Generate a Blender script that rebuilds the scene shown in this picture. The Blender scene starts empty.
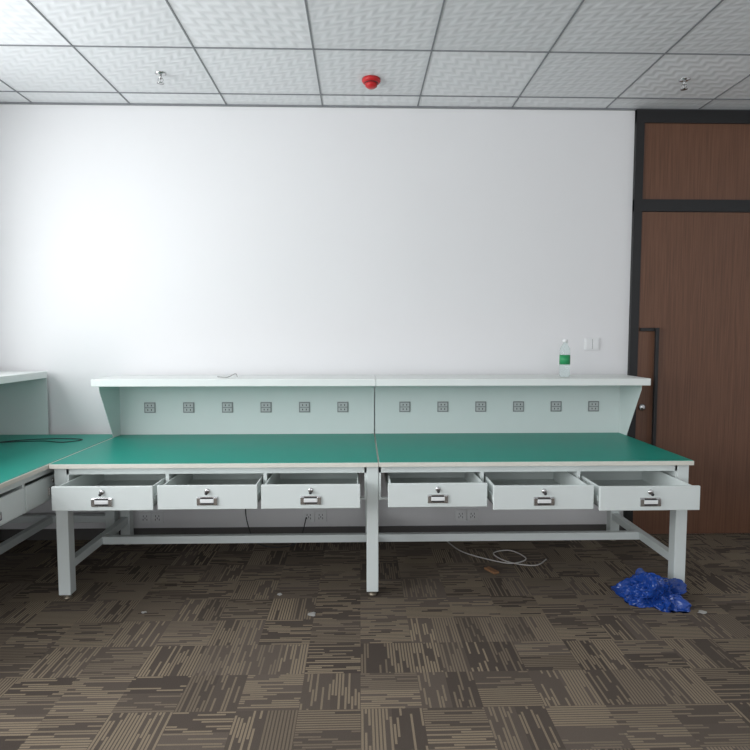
import bpy, bmesh, math, random
from mathutils import Vector, noise, Matrix
random.seed(4)
S=bpy.context.scene
S.view_settings.view_transform='Standard'
COL=S.collection
# ---------------------------------------------------------------- materials
class NT:
    def __init__(s,name):
        s.m=bpy.data.materials.new(name); s.m.use_nodes=True
        s.t=s.m.node_tree; s.b=s.t.nodes['Principled BSDF']
    def n(s,typ,**k):
        nd=s.t.nodes.new(typ)
        for a,v in k.items(): setattr(nd,a,v)
        return nd
    def set(s,sock,v):
        if isinstance(v,bpy.types.NodeSocket): s.t.links.new(v,sock)
        else: sock.default_value=v
    def M(s,op,a,b=0.0,c=None):
        nd=s.n('ShaderNodeMath',operation=op); s.set(nd.inputs[0],a); s.set(nd.inputs[1],b)
        if c is not None: s.set(nd.inputs[2],c)
        return nd.outputs[0]
    def comb(s,x,y,z=0.0):
        nd=s.n('ShaderNodeCombineXYZ')
        for i,v in enumerate((x,y,z)): s.set(nd.inputs[i],v)
        return nd.outputs[0]
    def white(s,v):
        nd=s.n('ShaderNodeTexWhiteNoise',noise_dimensions='3D'); s.set(nd.inputs['Vector'],v); return nd
    def mix(s,f,a,b):
        nd=s.n('ShaderNodeMix',data_type='RGBA'); s.set(nd.inputs[0],f); s.set(nd.inputs[6],a); s.set(nd.inputs[7],b); return nd.outputs[2]
    def fl(s,f,a,b):
        nd=s.n('ShaderNodeMix',data_type='FLOAT'); s.set(nd.inputs[0],f); s.set(nd.inputs[2],a); s.set(nd.inputs[3],b); return nd.outputs[0]
def c4(c): return (c[0],c[1],c[2],1)
def mat(name,col,rough=0.5,metal=0.0,var=0.06,scale=30,bump=0.0,trans=0.0,ior=1.45,coat=0):
    N=NT(name); co=N.n('ShaderNodeTexCoord').outputs['Object']
    nz=N.n('ShaderNodeTexNoise'); N.t.links.new(co,nz.inputs['Vector']); nz.inputs['Scale'].default_value=scale
    nz.inputs['Detail'].default_value=3
    a=c4([x*(1-var) for x in col]); b=c4([min(1,x*(1+var)) for x in col])
    N.t.links.new(N.mix(nz.outputs[0],a,b),N.b.inputs['Base Color'])
    N.b.inputs['Roughness'].default_value=rough; N.b.inputs['Metallic'].default_value=metal
    N.b.inputs['Transmission Weight'].default_value=trans; N.b.inputs['IOR'].default_value=ior
    N.b.inputs['Coat Weight'].default_value=coat
    if bump:
        bp=N.n('ShaderNodeBump'); bp.inputs['Strength'].default_value=bump; bp.inputs['Distance'].default_value=.002
        N.t.links.new(nz.outputs[0],bp.inputs['Height']); N.t.links.new(bp.outputs[0],N.b.inputs['Normal'])
    return N.m
m_wall=mat('wall_paint',(.74,.74,.745),.85,var=.015,scale=1.5)
m_steel=mat('mint_painted_steel',(.65,.70,.685),.42,var=.02,scale=8)
m_shelf=mat('shelf_laminate',(.76,.79,.77),.45,var=.02,scale=8)
m_green=mat('green_antistatic_mat',(.003,.27,.205),.42,var=.05,scale=5)
m_edge=mat('cream_edge',(.66,.64,.57),.5)
m_chrome=mat('chrome',(.6,.6,.6),.25,1.0)
m_dark=mat('dark_plastic',(.03,.03,.032),.5)
m_black=mat('black_metal',(.016,.016,.017),.45)
m_socket=mat('socket_grey',(.24,.25,.25),.4,.3)
m_sface=mat('socket_face',(.48,.49,.49),.4)
m_white=mat('white_plastic',(.75,.76,.76),.4)
m_red=mat('red_plastic',(.50,.012,.015),.35)
m_cable=mat('grey_cable',(.30,.30,.29),.5)
m_wcable=mat('white_cable',(.42,.40,.38),.5)
m_cardb=mat('brown_wood_offcut',(.22,.11,.05),.7)
m_brass=mat('leveling_foot_metal',(.30,.26,.2),.4,.8)
m_base=mat('baseboard_paint',(.10,.095,.09),.5)
m_clear=mat('clear_plastic',(.85,.93,.92),.08,trans=.92,ior=1.2,var=.01)
m_label=mat('green_label',(.02,.28,.10),.4)
m_blue=mat('blue_plastic_film',(.012,.055,.28),.18,var=.3,scale=14,coat=.3)
m_paper=mat('crumpled_film',(.40,.39,.37),.5,trans=.2)
# carpet
def carpet():
    N=NT('striped_carpet_tile'); co=N.n('ShaderNodeTexCoord').outputs['Object']
    sp=N.n('ShaderNodeSeparateXYZ'); N.t.links.new(co,sp.inputs[0]); X,Y=sp.outputs[0],sp.outputs[1]
    T=.25
    tx=N.M('FLOOR',N.M('DIVIDE',X,T)); ty=N.M('FLOOR',N.M('DIVIDE',Y,T))
    # quarter-turned squares: neighbouring tiles mostly alternate direction
    par=N.M('ABSOLUTE',N.M('MODULO',N.M('ADD',tx,ty),2.0))
    flip=N.M('GREATER_THAN',N.white(N.comb(tx,ty,4.0)).outputs[0],.80)
    o=N.M('ABSOLUTE',N.M('SUBTRACT',par,flip))
    ac=N.fl(o,X,Y); al=N.fl(o,Y,X)
    # each tile is split in bands across the stripe direction
    band=N.M('FLOOR',N.M('DIVIDE',ac,T/2)); half=N.M('FLOOR',N.M('DIVIDE',al,T))
    w=N.white(N.comb(band,half,N.M('ADD',o,3.0)))
    r=w.outputs['Value']; sc=N.n('ShaderNodeSeparateColor'); N.t.links.new(w.outputs['Color'],sc.inputs[0])
    a=N.M('MULTIPLY',ac,72.0); idx=N.M('FLOOR',a)
    s1=N.white(N.comb(idx,N.M('MULTIPLY',r,50.0),1.0)).outputs[0]
    seg=N.M('FLOOR',N.M('ADD',N.M('MULTIPLY',al,9.0),N.M('MULTIPLY',s1,9.0)))
    nn=N.white(N.comb(idx,seg,N.M('MULTIPLY',r,31.0))).outputs[0]
    th=N.M('ADD',N.M('MULTIPLY',sc.outputs[1],.65),.02)
    on=N.M('GREATER_THAN',nn,th)
    prof=N.M('LESS_THAN',N.M('ABSOLUTE',N.M('SUBTRACT',N.M('FRACT',a),.5)),.32)
    inten=N.M('ADD',N.M('MULTIPLY',sc.outputs[2],.6),.4)
    L=N.M('MULTIPLY',N.M('MULTIPLY',on,prof),inten)
    nz=N.n('ShaderNodeTexNoise'); N.t.links.new(co,nz.inputs['Vector']); nz.inputs['Scale'].default_value=220; nz.inputs['Detail'].default_value=2
    base=N.mix(sc.outputs[0],(.066,.052,.043,1),(.128,.103,.084,1))
    c=N.mix(L,base,(.29,.23,.16,1))
    c=N.mix(N.M('MULTIPLY',nz.outputs[0],.4),c,(.06,.049,.041,1))
    N.t.links.new(c,N.b.inputs['Base Color']); N.b.inputs['Roughness'].default_value=.95
    N.b.inputs['Specular IOR Level'].default_value=.15
    bp=N.n('ShaderNodeBump'); bp.inputs['Strength'].default_value=.5; bp.inputs['Distance'].default_value=.004
    N.t.links.new(nz.outputs[0],bp.inputs['Height']); N.t.links.new(bp.outputs[0],N.b.inputs['Normal'])
    return N.m
m_carpet=carpet()
GX0,GW,GY0,GD=-.265,.68,4.076,.63
def ceil_mat():
    N=NT('embossed_ceiling_tile'); co=N.n('ShaderNodeTexCoord').outputs['Object']
    sp=N.n('ShaderNodeSeparateXYZ'); N.t.links.new(co,sp.inputs[0]); X,Y=sp.outputs[0],sp.outputs[1]
    u=N.M('DIVIDE',N.M('SUBTRACT',X,GX0),GW); v=N.M('DIVIDE',N.M('SUBTRACT',Y,GY0),GD)
    w=N.white(N.comb(N.M('FLOOR',u),N.M('FLOOR',v),2.0)).outputs[0]
    sgn=N.M('SUBTRACT',N.M('MULTIPLY',N.M('GREATER_THAN',w,.5),2.0),1.0)
    a=N.M('ADD',N.M('MULTIPLY',u,34.0),N.M('MULTIPLY',N.M('MULTIPLY',v,34.0),sgn))
    b=N.M('SUBTRACT',N.M('MULTIPLY',u,34.0),N.M('MULTIPLY',N.M('MULTIPLY',v,34.0),sgn))
    h=N.M('SINE',N.M('ADD',a,N.M('MULTIPLY',N.M('SINE',b),1.6)))
    h=N.M('ADD',N.M('MULTIPLY',h,.5),.5)
    base=N.mix(w,(.63,.64,.65,1),(.74,.75,.76,1))
    c=N.mix(N.M('MULTIPLY',h,.15),base,(.90,.91,.92,1))
    N.t.links.new(c,N.b.inputs['Base Color']); N.b.inputs['Roughness'].default_value=.5
    bp=N.n('ShaderNodeBump'); bp.inputs['Strength'].default_value=.22; bp.inputs['Distance'].default_value=.01
    N.t.links.new(h,bp.inputs['Height']); N.t.links.new(bp.outputs[0],N.b.inputs['Normal'])
    return N.m
m_ceil=ceil_mat()
m_grid=mat('grid_bar',(.20,.21,.22),.5)
def wood():
    N=NT('brown_wood_veneer'); co=N.n('ShaderNodeTexCoord').outputs['Object']
    mp=N.n('ShaderNodeMapping'); N.t.links.new(co,mp.inputs[0]); mp.inputs['Scale'].default_value=(60,60,1.5)
    nz=N.n('ShaderNodeTexNoise'); N.t.links.new(mp.outputs[0],nz.inputs['Vector']); nz.inputs['Scale'].default_value=2; nz.inputs['Detail'].default_value=5
    N.t.links.new(N.mix(nz.outputs[0],(.066,.027,.014,1),(.20,.094,.053,1)),N.b.inputs['Base Color'])
    N.b.inputs['Roughness'].default_value=.45
    return N.m
m_wood=wood()
# ---------------------------------------------------------------- mesh helpers
ORG={}
class MB:
    def __init__(s,*mats): s.bm=bmesh.new(); s.mats=mats
    def _tag(s,before,mi,smooth=False):
        for f in s.bm.faces:
            if f not in before: f.material_index=mi; f.smooth=smooth
    def box(s,x0,x1,y0,y1,z0,z1,mi=0,bev=0.0):
        bef=set(s.bm.faces)
        vs=[s.bm.verts.new(p) for p in ((x0,y0,z0),(x1,y0,z0),(x1,y1,z0),(x0,y1,z0),(x0,y0,z1),(x1,y0,z1),(x1,y1,z1),(x0,y1,z1))]
        fs=[s.bm.faces.new([vs[i] for i in q]) for q in ((3,2,1,0),(4,5,6,7),(0,1,5,4),(1,2,6,5),(2,3,7,6),(3,0,4,7))]
        if bev:
            ed=set(e for f in fs for e in f.edges)
            bmesh.ops.bevel(s.bm,geom=list(ed),offset=bev,segments=2,affect='EDGES',profile=.5)
        s._tag(bef,mi); return s
    def prism(s,pts,axis,a0,a1,mi=0):
        bef=set(s.bm.faces)
        def P(p,a):
            return {'x':(a,p[0],p[1]),'y':(p[0],a,p[1]),'z':(p[0],p[1],a)}[axis]
        A=[s.bm.verts.new(P(p,a0)) for p in pts]; B=[s.bm.verts.new(P(p,a1)) for p in pts]
        n=len(pts); s.bm.faces.new(A); s.bm.faces.new(B[::-1])
        for i in range(n): s.bm.faces.new((A[i],B[i],B[(i+1)%n],A[(i+1)%n]))
        s._tag(bef,mi); return s
    def lathe(s,prof,c,axis='z',seg=24,mi=0,smooth=True):
        bef=set(s.bm.faces); rings=[]
        for r,h in prof:
            ring=[]
            for i in range(seg):
                t=2*math.pi*i/seg; a,b=r*math.cos(t),r*math.sin(t)
                p={'z':(a,b,h),'y':(a,h,b),'x':(h,a,b)}[axis]
                ring.append(s.bm.verts.new((c[0]+p[0],c[1]+p[1],c[2]+p[2])))
            rings.append(ring)
        for k in range(len(rings)-1):
            for i in range(seg):
                s.bm.faces.new((rings[k][i],rings[k][(i+1)%seg],rings[k+1][(i+1)%seg],rings[k+1][i]))
        s.bm.faces.new(rings[0]); s.bm.faces.new(rings[-1])
        s._tag(bef,mi,smooth); return s
    def tube(s,pts,r,seg=8,mi=0,smoothpath=6):
        P=[Vector(p) for p in pts]
        if smoothpath>1 and len(P)>2:
            Q=[]
            for i in range(len(P)-1):
                p0=P[max(i-1,0)];p1=P[i];p2=P[i+1];p3=P[min(i+2,len(P)-1)]
                for k in range(smoothpath):
                    t=k/smoothpath
                    Q.append(.5*((2*p1)+(p2-p0)*t+(2*p0-5*p1+4*p2-p3)*t*t+(3*p1-p0-3*p2+p3)*t**3))
            Q.append(P[-1]); P=Q
        bef=set(s.bm.faces); rings=[]
        for i,p in enumerate(P):
            d=(P[min(i+1,len(P)-1)]-P[max(i-1,0)]).normalized()
            up=Vector((0,0,1)) if abs(d.z)<.9 else Vector((1,0,0))
            a=d.cross(up).normalized(); b=d.cross(a)
            rings.append([s.bm.verts.new(p+a*r*math.cos(2*math.pi*k/seg)+b*r*math.sin(2*math.pi*k/seg)) for k in range(seg)])
        for k in range(len(rings)-1):
            for i in range(seg):
                s.bm.faces.new((rings[k][i],rings[k][(i+1)%seg],rings[k+1][(i+1)%seg],rings[k+1][i]))
        s.bm.faces.new(rings[0]); s.bm.faces.new(rings[-1])
        s._tag(bef,mi,True); return s
    def obj(s,name,org=(0,0,0),parent=None,**props):
        org=Vector(org)
        bmesh.ops.recalc_face_normals(s.bm,faces=s.bm.faces[:])
        for v in s.bm.verts: v.co-=org
        me=bpy.data.meshes.new(name); s.bm.to_mesh(me); s.bm.free()
        for m in s.mats: me.materials.append(m)
        o=bpy.data.objects.new(name,me); COL.objects.link(o)
        if parent: o.parent=parent; o.location=org-ORG[parent.name]
        else: o.location=org
        ORG[o.name]=org
        for k,v in props.items(): o[k]=v
        return o
def empty(name,loc,rotz=0,**props):
    e=bpy.data.objects.new(name,None); COL.objects.link(e); e.location=loc; e.rotation_euler=(0,0,rotz)
    e.empty_display_size=.1; ORG[e.name]=Vector((0,0,0))
    for k,v in props.items(): e[k]=v
    return e
F=-.045   # floor level while building; the whole place is lifted by -F at the end
# ---------------------------------------------------------------- room
XL,XR,YB,YF,H=-2.75,3.7,4.27,-3.2,3.10
st=dict(kind='structure')
MB(m_carpet).box(XL-.1,XR+.1,YF-.1,YB+.1,F-.1,F).obj('floor',**st)
MB(m_ceil).box(XL-.1,XR+.1,YF-.1,YB+.1,H,H+.1).obj('ceiling',**st)
DX0=1.995   # door frame outer edge
b=MB(m_wall); b.box(XL-.1,XR+.1,YB,YB+.12,F,H); b.obj('wall_back',**st)
MB(m_wall).box(XR,XR+.1,YF,YB,F,H).obj('wall_right',**st)
WY0,WY1,WZ0,WZ1=-2.6,3.6,.9,2.85
b=MB(m_wall); b.box(XL-.1,XL,YF,YB,F,WZ0); b.box(XL-.1,XL,YF,YB,WZ1,H); b.box(XL-.1,XL,YF,WY0,WZ0,WZ1); b.box(XL-.1,XL,WY1,YB,WZ0,WZ1); b.obj('wall_left',**st)
b=MB(m_wall); b.box(XL-.1,XR+.1,YF-.1,YF,F,.7); b.box(XL-.1,XR+.1,YF-.1,YF,2.85,H); b.box(XL-.1,-2,YF-.1,YF,.7,2.85); b.box(3,XR+.1,YF-.1,YF,.7,2.85); b.obj('wall_front',**st)
b=MB(m_black)
for i in range(5):
    y=WY0+(WY1-WY0)*i/4; y=min(max(y,WY0+.03),WY1-.03); b.box(XL-.08,XL-.02,y-.03,y+.03,WZ0,WZ1)
b.box(XL-.08,XL-.02,WY0,WY1,WZ0,WZ0+.05); b.box(XL-.08,XL-.02,WY0,WY1,WZ1-.05,WZ1); b.obj('window_1',**st)
b=MB(m_black)
for i in range(5):
    x=-2+5*i/4; x=min(max(x,-1.97),2.97); b.box(x-.03,x+.03,YF-.08,YF-.02,.7,2.85)
b.box(-2,3,YF-.08,YF-.02,.7,.75); b.box(-2,3,YF-.08,YF-.02,2.8,2.85); b.obj('window_2',**st)
MB(m_base).box(XL,DX0,YB-.012,YB,F,F+.08).obj('baseboard_back',**st)
# ceiling grid
b=MB(m_grid); g=.0045
k=-4
while GX0+k*GW<XR:
    x=GX0+k*GW
    if x>XL: b.box(x-g,x+g,YF,YB,H-.004,H+.001)
    k+=1
k=0
while GY0-k*GD>YF:
    y=GY0-k*GD; b.box(XL,XR,y-g,y+g,H-.0045,H+.001); k+=1
b.box(XL,XR,YB-.012,YB,H-.012,H); b.obj('trim_1',**st)
# door and frame
TZ0,TZ1=2.366,2.472; FW=.06; yF=YB-.03; LX1=2.98
b=MB(m_black)
b.box(DX0,DX0+FW,yF,YB,F,H-.012); b.box(LX1,LX1+FW,yF,YB,F,H-.012)
b.box(DX0,LX1+FW,yF-.001,YB,2.995,H-.012); b.box(DX0,LX1+FW,yF-.001,YB,TZ0,TZ1-.02); b.obj('trim_2',**st)
b=MB(m_wood); b.box(DX0+FW,LX1,YB-.015,YB,TZ1-.02,2.995); b.obj('trim_3',**st)
b=MB(m_wood); b.box(DX0+FW+.004,LX1-.004,YB-.022,YB,F+.008,TZ0-.004)
d=b.obj('door_1',org=(DX0+FW,YB,0),**st)
b=MB(m_black); hx=DX0+FW+.125
b.box(hx-.115,hx+.012,YB-.045,YB-.021,1.495,1.52,bev=.003); b.box(hx-.012,hx+.012,YB-.07,YB-.045,.52,1.52,bev=.003)
b.box(hx-.012,hx+.012,YB-.05,YB-.021,.52,.55); b.box(hx-.012,hx+.012,YB-.05,YB-.021,1.495,1.52)
b.obj('door_handle',org=(hx,YB-.05,1.0),parent=d)
b=MB(m_chrome); b.lathe([(.026,0),(.026,-.012),(.015,-.02)],(DX0+FW+.045,YB-.021,.93),'y'); b.obj('lock',org=(DX0+FW+.045,YB-.022,.93),parent=d)
# ---------------------------------------------------------------- workbench
DP=.99
def socket_mesh():
    b=MB(m_socket,m_dark,m_sface)
    b.box(-.040,.040,-.006,0,-.038,.038,bev=.002); b.box(-.032,.032,-.009,-.004,-.030,.030,2,bev=.0015)
    b.box(-.032,.032,-.0095,-.005,-.003,.003,0)
    for dz in (.016,-.016):
        b.box(-.016,-.010,-.0095,-.005,dz-.006,dz+.006,1); b.box(.010,.016,-.0095,-.005,dz-.006,dz+.006,1)
    return b
def bench(loc,rot,label,opens,Lb,left_legs=True,mid_right=False,dx0=.10,dx1=1.73,endl=True,endr=True,shelf_depth=.38,over=0,sdz=0,square=False):
    E=empty('workbench',loc,rot,label=label,category='workbench',group='green topped workbenches')
    b=MB(m_edge,m_green); b.box(.001,Lb-.001,0,DP,.722,.747,0,bev=.002); b.box(.006 if left_legs else .004,Lb-.006,.006,DP-.004,.745,.75,1)
    b.obj('worktop',org=(Lb/2,0,.735),parent=E,label='green anti-static mat top with cream edge banding')
    lw=.068
    xs=[]
    if left_legs: xs.append(.012)
    xs.append(Lb-lw-.001 if mid_right else Lb-lw-.012)
    s0,s1=.118,.168
    for x in xs:
        for y in (.03,DP-.03-lw):
            b=MB(m_steel); b.box(x,x+lw,y,y+lw,F+.03,.7215,bev=.004)
            lg=b.obj('leg',org=(x+lw/2,y+lw/2,F+.03),parent=E)
            b=MB(m_brass); b.lathe([(.024,F),(.024,F+.010),(.012,F+.014),(.010,F+.032)],(x+lw/2,y+lw/2,0)); b.obj('leveling_foot',org=(x+lw/2,y+lw/2,F),parent=lg,label='round metal leveling foot')
        b=MB(m_steel); b.box(x+.012,x+lw-.012,.03+lw,DP-.03-lw,s0,s1,bev=.003); b.obj('side_stretcher',org=(x+lw/2,DP/2,.15),parent=E)
    x0=(xs[0]+lw-.012) if left_legs else .001; x1=xs[-1]+.012
    b=MB(m_steel); b.box(x0,x1,DP/2-.02,DP/2+.02,s0,s1,bev=.003); b.obj('long_stretcher',org=((x0+x1)/2,DP/2,.15),parent=E)
    f0=.034; z0,z1=.525,.722; back=.72
    b=MB(m_steel)
    a0=.08 if left_legs else .001; a1=xs[-1]
    b.box(a0,a1,f0,f0+.03,.683,z1-.001)
    b.box(a0,a1,f0+.005,f0+.025,z0,z0+.010)
    b.box(a0,a1,back,back+.01,z0,z1-.001)
    b.box(a0,a0+.012,f0,back,z0,z1-.001); b.box(a1-.012,a1,f0,back,z0,z1-.001)
    b.box(a0,a1,back+.01,DP-.05,z1-.04,z1-.001)
    pitch=(dx1-dx0+.02)/3
    for i in (1,2):
        xx=dx0+i*pitch-.01; b.box(xx-.010,xx+.010,f0+.002,back,z0,z1-.002)
    b.obj('drawer_housing',org=((a0+a1)/2,f0,.62),parent=E)
    for i,op in enumerate(opens):
        u0=dx0+i*pitch; u1=u0+pitch-.02; yf=.028-op
        cx=(u0+u1)/2
        b=MB(m_steel); t=.006; q0,q1=u0+.012,u1-.012; zz0,zz1=.545,.655; yd=yf+.60
        b.box(q0,q1,yf+.012,yd,zz0,zz0+t); b.box(q0,q0+t,yf+.012,yd,zz0,zz1); b.box(q1-t,q1,yf+.012,yd,zz0,zz1)
        b.box(q0,q1,yd-t,yd,zz0,zz1)
        b.box(q0-.005,q0,yf+.05,yd,zz0+.03,zz0+.055); b.box(q1,q1+.005,yf+.05,yd,zz0+.03,zz0+.055)
        dr=b.obj('drawer',org=(cx,yf,.60),parent=E,label='open steel drawer' if op>0 else 'closed steel drawer')
        b=MB(m_steel); b.box(u0,u1,yf,yf+.016,.536,.666,bev=.003); b.obj('drawer_front',org=(cx,yf,.60),parent=dr)
        hz=.582
        b=MB(m_chrome,m_white,m_dark)
        b.box(cx-.055,cx+.055,yf-.004,yf+.001,hz-.024,hz+.024,0,bev=.002)
        b.box(cx-.032,cx+.032,yf-.006,yf-.003,hz-.018,hz+.018,2)
        b.box(cx-.055,cx-.034,yf-.012,yf-.003,hz-.021,hz+.021,0,bev=.003); b.box(cx+.034,cx+.055,yf-.012,yf-.003,hz-.021,hz+.021,0,bev=.003)
        b.box(cx-.036,cx+.036,yf-.016,yf-.006,hz-.008,hz+.012,1,bev=.003)
        b.obj('handle',org=(cx,yf,hz),parent=dr,label='chrome recessed pull handle')
        b=MB(m_chrome,m_dark); b.lathe([(.014,0),(.014,-.006),(.010,-.009)],(cx,yf,.636),'y'); b.box(cx-.0015,cx+.0015,yf-.022,yf-.008,.628,.644,0)
        b.lathe([(.008,-.022),(.008,-.026)],(cx,yf,.628),'y',seg=14,mi=1)
        b.obj('lock',org=(cx,yf,.636),parent=dr,label='round chrome cam lock with key')
    py=DP-.03; zt=1.129+sdz
    b=MB(m_steel); b.box(.004,Lb-.004,py,py+.02,.7505,zt); pn=b.obj('back_panel',org=(Lb/2,py,.94),parent=E)
    for i in range(6):
        s=socket_mesh(); x=.220+.277*i
        for v in s.bm.verts: v.co+=Vector((x,py,.946))
        s.obj('socket',org=(x,py,.946),parent=pn,label='grey power socket')
    sd=shelf_depth
    for on,x in ((endl,.002),(endr,Lb-.006)):
        if on:
            pts=[(py,.7505),(py,zt),(py-sd+.06,zt),(py-sd+.06,zt-.03),(py-.12,.7505)]
            if square: pts=[(py,.7505),(py,zt),(py-sd+.005,zt),(py-sd+.005,.7505)]
            b=MB(m_steel); b.prism(pts,'x',x,x+.004); b.obj('shelf_bracket',org=(x,py,.94),parent=E)
    b=MB(m_shelf,m_edge); b.box(-over if endl else .001,Lb-.001+(over if endr else 0),py-sd,py+.02,zt+.001,zt+.048,0,bev=.003); b.obj('upper_shelf',org=(Lb/2,py,1.16),parent=E)
    return E
BY=3.226
L1,L2=1.835,1.805
bench((-1.73,BY,0),0,'mint steel workbench with green top, open drawers, in corner',[.20,.19,.19],L1,mid_right=True,endr=False,over=.02)
bench((-1.73+L1,BY,0),0,'mint steel workbench with green top, open drawers, near door',[.18,.24,.27],L2,left_legs=False,dx0=.045,dx1=1.70,endl=False,over=.03)
bench((-1.735,BY+DP-1.805,0),math.pi/2,'mint steel workbench with green top, closed drawers, beside window wall',[0,0,0],1.805,shelf_depth=.45,sdz=.03,square=True)
# ---------------------------------------------------------------- wall fittings
b=MB(m_white,m_dark); b.box(-.055,.055,-.012,0,-.045,.045,bev=.003); b.box(-.045,.045,-.015,-.011,-.036,.036,bev=.002); b.box(-.001,.001,-.0155,-.014,-.036,.036,1)
o=b.obj('light_switch',label='white rocker switch plate mounted on the wall',category='light switch'); o.location=(1.72,YB,1.40)
def wall_outlet(x,z,n,lab):
    b=MB(m_white,m_dark)
    for k in range(n):
        cx=(k-(n-1)/2)*.09
        b.box(cx-.043,cx+.043,-.01,0,-.043,.043,bev=.003)
        for dx,dz in ((-.012,.012),(.012,.012),(-.014,-.014),(.014,-.014),(0,-.004)):
            b.box(cx+dx-.002,cx+dx+.002,-.0108,-.009,dz-.007,dz+.007,1)
    o=b.obj('wall_outlet',label=lab,category='power outlet',group='wall outlets under the benches'); o.location=(x,YB,z)
for x in (-1.55,-.34,.80): wall_outlet(x,.115,2,'white double wall outlet beneath the workbench')
# ---------------------------------------------------------------- ceiling fittings
def sprinkler(x,y):
    b=MB(m_chrome); b.lathe([(.034,0),(.034,-.004),(.018,-.012),(.012,-.014)],(0,0,0)); b.lathe([(.009,-.01),(.009,-.035)],(0,0,0),seg=12)
    b.tube([(-.012,0,-.03),(-.016,0,-.045),(-.004,0,-.06)],.0025); b.tube([(.012,0,-.03),(.016,0,-.045),(.004,0,-.06)],.0025)
    b.lathe([(.003,-.03),(.003,-.06)],(0,0,0),seg=8); b.lathe([(.022,-.060),(.022,-.062)],(0,0,0),seg=16)
    o=b.obj('sprinkler',label='small chrome ceiling sprinkler head',category='sprinkler',group='ceiling sprinklers'); o.location=(x,y,H)
sprinkler(-1.245,3.78); sprinkler(2.08,3.78)
b=MB(m_red,m_dark); b.lathe([(.058,0),(.060,-.012),(.055,-.022),(.045,-.026)],(0,0,0)); b.lathe([(.040,-.024),(.038,-.045),(.024,-.055),(.002,-.057)],(0,0,0)); b.lathe([(.042,-.026),(.042,-.030)],(0,0,0),mi=1)
o=b.obj('fire_alarm',label='round red fire alarm mounted on the ceiling',category='fire alarm'); o.location=(.075,3.83,H)
# ---------------------------------------------------------------- loose things
SZ=1.1775
b=MB(m_clear); b.lathe([(.029,0),(.034,.006),(.036,.03),(.034,.05),(.036,.07),(.036,.165),(.032,.195),(.015,.228),(.0135,.240)],(0,0,0))
o=b.obj('water_bottle',label='clear plastic bottle with green label standing on the shelf',category='bottle'); o.location=(1.42,BY+.76,SZ+.001)
ORG[o.name]=Vector((0,0,0))
b=MB(m_label); b.lathe([(.0365,.085),(.0365,.150)],(0,0,0)); b.obj('label_wrap',parent=o,label='green label')
b=MB(m_white); b.lathe([(.017,.236),(.017,.254),(.015,.258)],(0,0,0)); b.obj('bottle_cap',parent=o,label='white cap')
def cable(name,pts,r,m,label):
    MB(m).tube(pts,r).obj(name,org=pts[0],label=label,category='cable')
TZ=.7535
cable('power_cable',[(-2.62,3.75,TZ),(-2.40,3.88,TZ),(-2.15,3.93,TZ),(-1.98,3.88,TZ),(-1.90,3.98,TZ),(-2.08,4.02,TZ),(-2.3,3.97,TZ),(-2.45,3.83,TZ),(-2.5,3.6,TZ)],.003,m_dark,'thin dark cable lying looped on the green bench top')
cable('shelf_cable',[(-.98,4.0,1.181),(-.9,3.95,1.181),(-.86,4.02,1.20),(-.84,3.98,1.181)],.003,m_cable,'short grey cable end lying on the shelf')
z=F+.0045
cable('floor_cable',[(.62,4.2,z),(.70,3.95,z),(.85,3.80,z),(1.0,3.72,z),(1.12,3.80,z),(1.05,3.95,z),(.92,3.9,z),(.98,3.75,z),(1.14,3.68,z),(1.25,3.78,z)],.004,m_wcable,'pale cable coiled loosely on the carpet under the bench')
cable('hanging_cable',[(-.85,4.24,.30),(-.83,4.18,.12),(-.75,4.1,F+.03),(-.60,4.05,F+.006),(-.45,4.12,F+.02),(-.40,4.23,.12)],.004,m_dark,'dark power cable drooping to the carpet by the outlet')
b=MB(m_cardb); b.box(-.02,.02,-.05,.05,0,.014,bev=.003); o=b.obj('wood_offcut',label='small brown wooden offcut lying on the carpet',category='wood scrap'); o.location=(.84,3.6,F+.001); o.rotation_euler=(0,0,.5)
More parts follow.
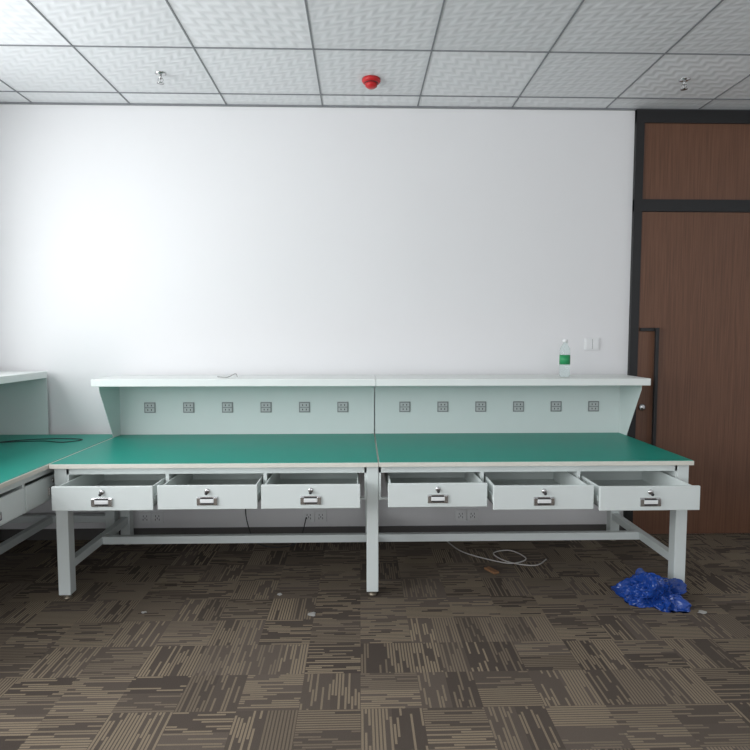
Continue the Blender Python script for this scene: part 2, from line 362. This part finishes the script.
def crumple(name,loc,s,m,label,cat,amp,sub=4,seed=0,**kw):
    bm=bmesh.new(); bmesh.ops.create_icosphere(bm,subdivisions=sub,radius=1)
    for v in bm.verts:
        p=v.co.copy(); q=p*1.1+Vector((seed,seed*2,0))
        lobes=noise.noise(q*1.3)
        w=Vector((noise.noise(q*1.7+Vector((9,0,0))),noise.noise(q*1.7+Vector((0,9,0))),noise.noise(q*1.7)))
        r1=1-abs(noise.noise((q+w*.6)*2.2))*2; r2=1-abs(noise.noise((q+w*.5)*4.6))*2; r3=1-abs(noise.noise(q*10))*2
        k=1+amp*(lobes*.9+r1*.28+r2*.14+r3*.05-.15)
        flat=.55+.6*noise.noise(Vector((p.x*1.5+seed,p.y*1.5,3)))
        v.co=Vector((p.x*k*s[0],p.y*k*s[1],max(p.z*k*flat,-.15)*s[2]))
    zmin=min(v.co.z for v in bm.verts)
    for v in bm.verts: v.co.z-=zmin
    b=MB(m); b.bm.free(); b.bm=bm
    o=b.obj(name,label=label,category=cat,**kw); o.location=loc
    return o
crumple('plastic_bag',(1.68,3.18,F+.001),(.142,.13,.21),m_blue,'crumpled blue plastic bag lying by the bench leg','plastic bag',.8,6,3)
for i,(x,y,sz) in enumerate([(-.26,3.05,.022),(-.47,3.3,.014),(-1.18,3.1,.013),(1.86,3.02,.02)]):
    crumple('plastic_scrap',(x,y,F+.001),(sz,sz*.8,sz*.5),m_paper,'small crumpled scrap of clear film on the carpet','litter',.8,2,i*7.3,group='scraps of packing film on the carpet')
# ---------------------------------------------------------------- light
w=bpy.data.worlds.new('world'); S.world=w; w.use_nodes=True
bg=w.node_tree.nodes['Background']; bg.inputs[0].default_value=(.85,.9,1,1); bg.inputs[1].default_value=1.0
def area(name,loc,rot,sx,sy,p,c):
    l=bpy.data.lights.new(name,'AREA'); l.shape='RECTANGLE'; l.size=sx; l.size_y=sy; l.energy=p; l.color=c
    o=bpy.data.objects.new(name,l); COL.objects.link(o); o.location=loc; o.rotation_euler=rot
area('window_daylight',(XL-.12,(WY0+WY1)/2,(WZ0+WZ1)/2),(0,-math.pi/2,0),WZ1-WZ0,WY1-WY0,208,(.97,.99,1))
area('rear_daylight',(.5,YF-.12,1.78),(math.pi/2,0,0),5,2.1,58,(.98,.99,1))
# ---------------------------------------------------------------- camera
cd=bpy.data.cameras.new('camera'); cd.lens=580/750*36; cd.sensor_width=36; cd.clip_start=.01
co=bpy.data.objects.new('camera',cd); COL.objects.link(co); co.location=(0,0,1.46)
co.rotation_euler=(math.radians(90-3.85),0,math.radians(-1.48)); S.camera=co
for o in list(S.objects):
    if o.parent is None: o.location.z-=F
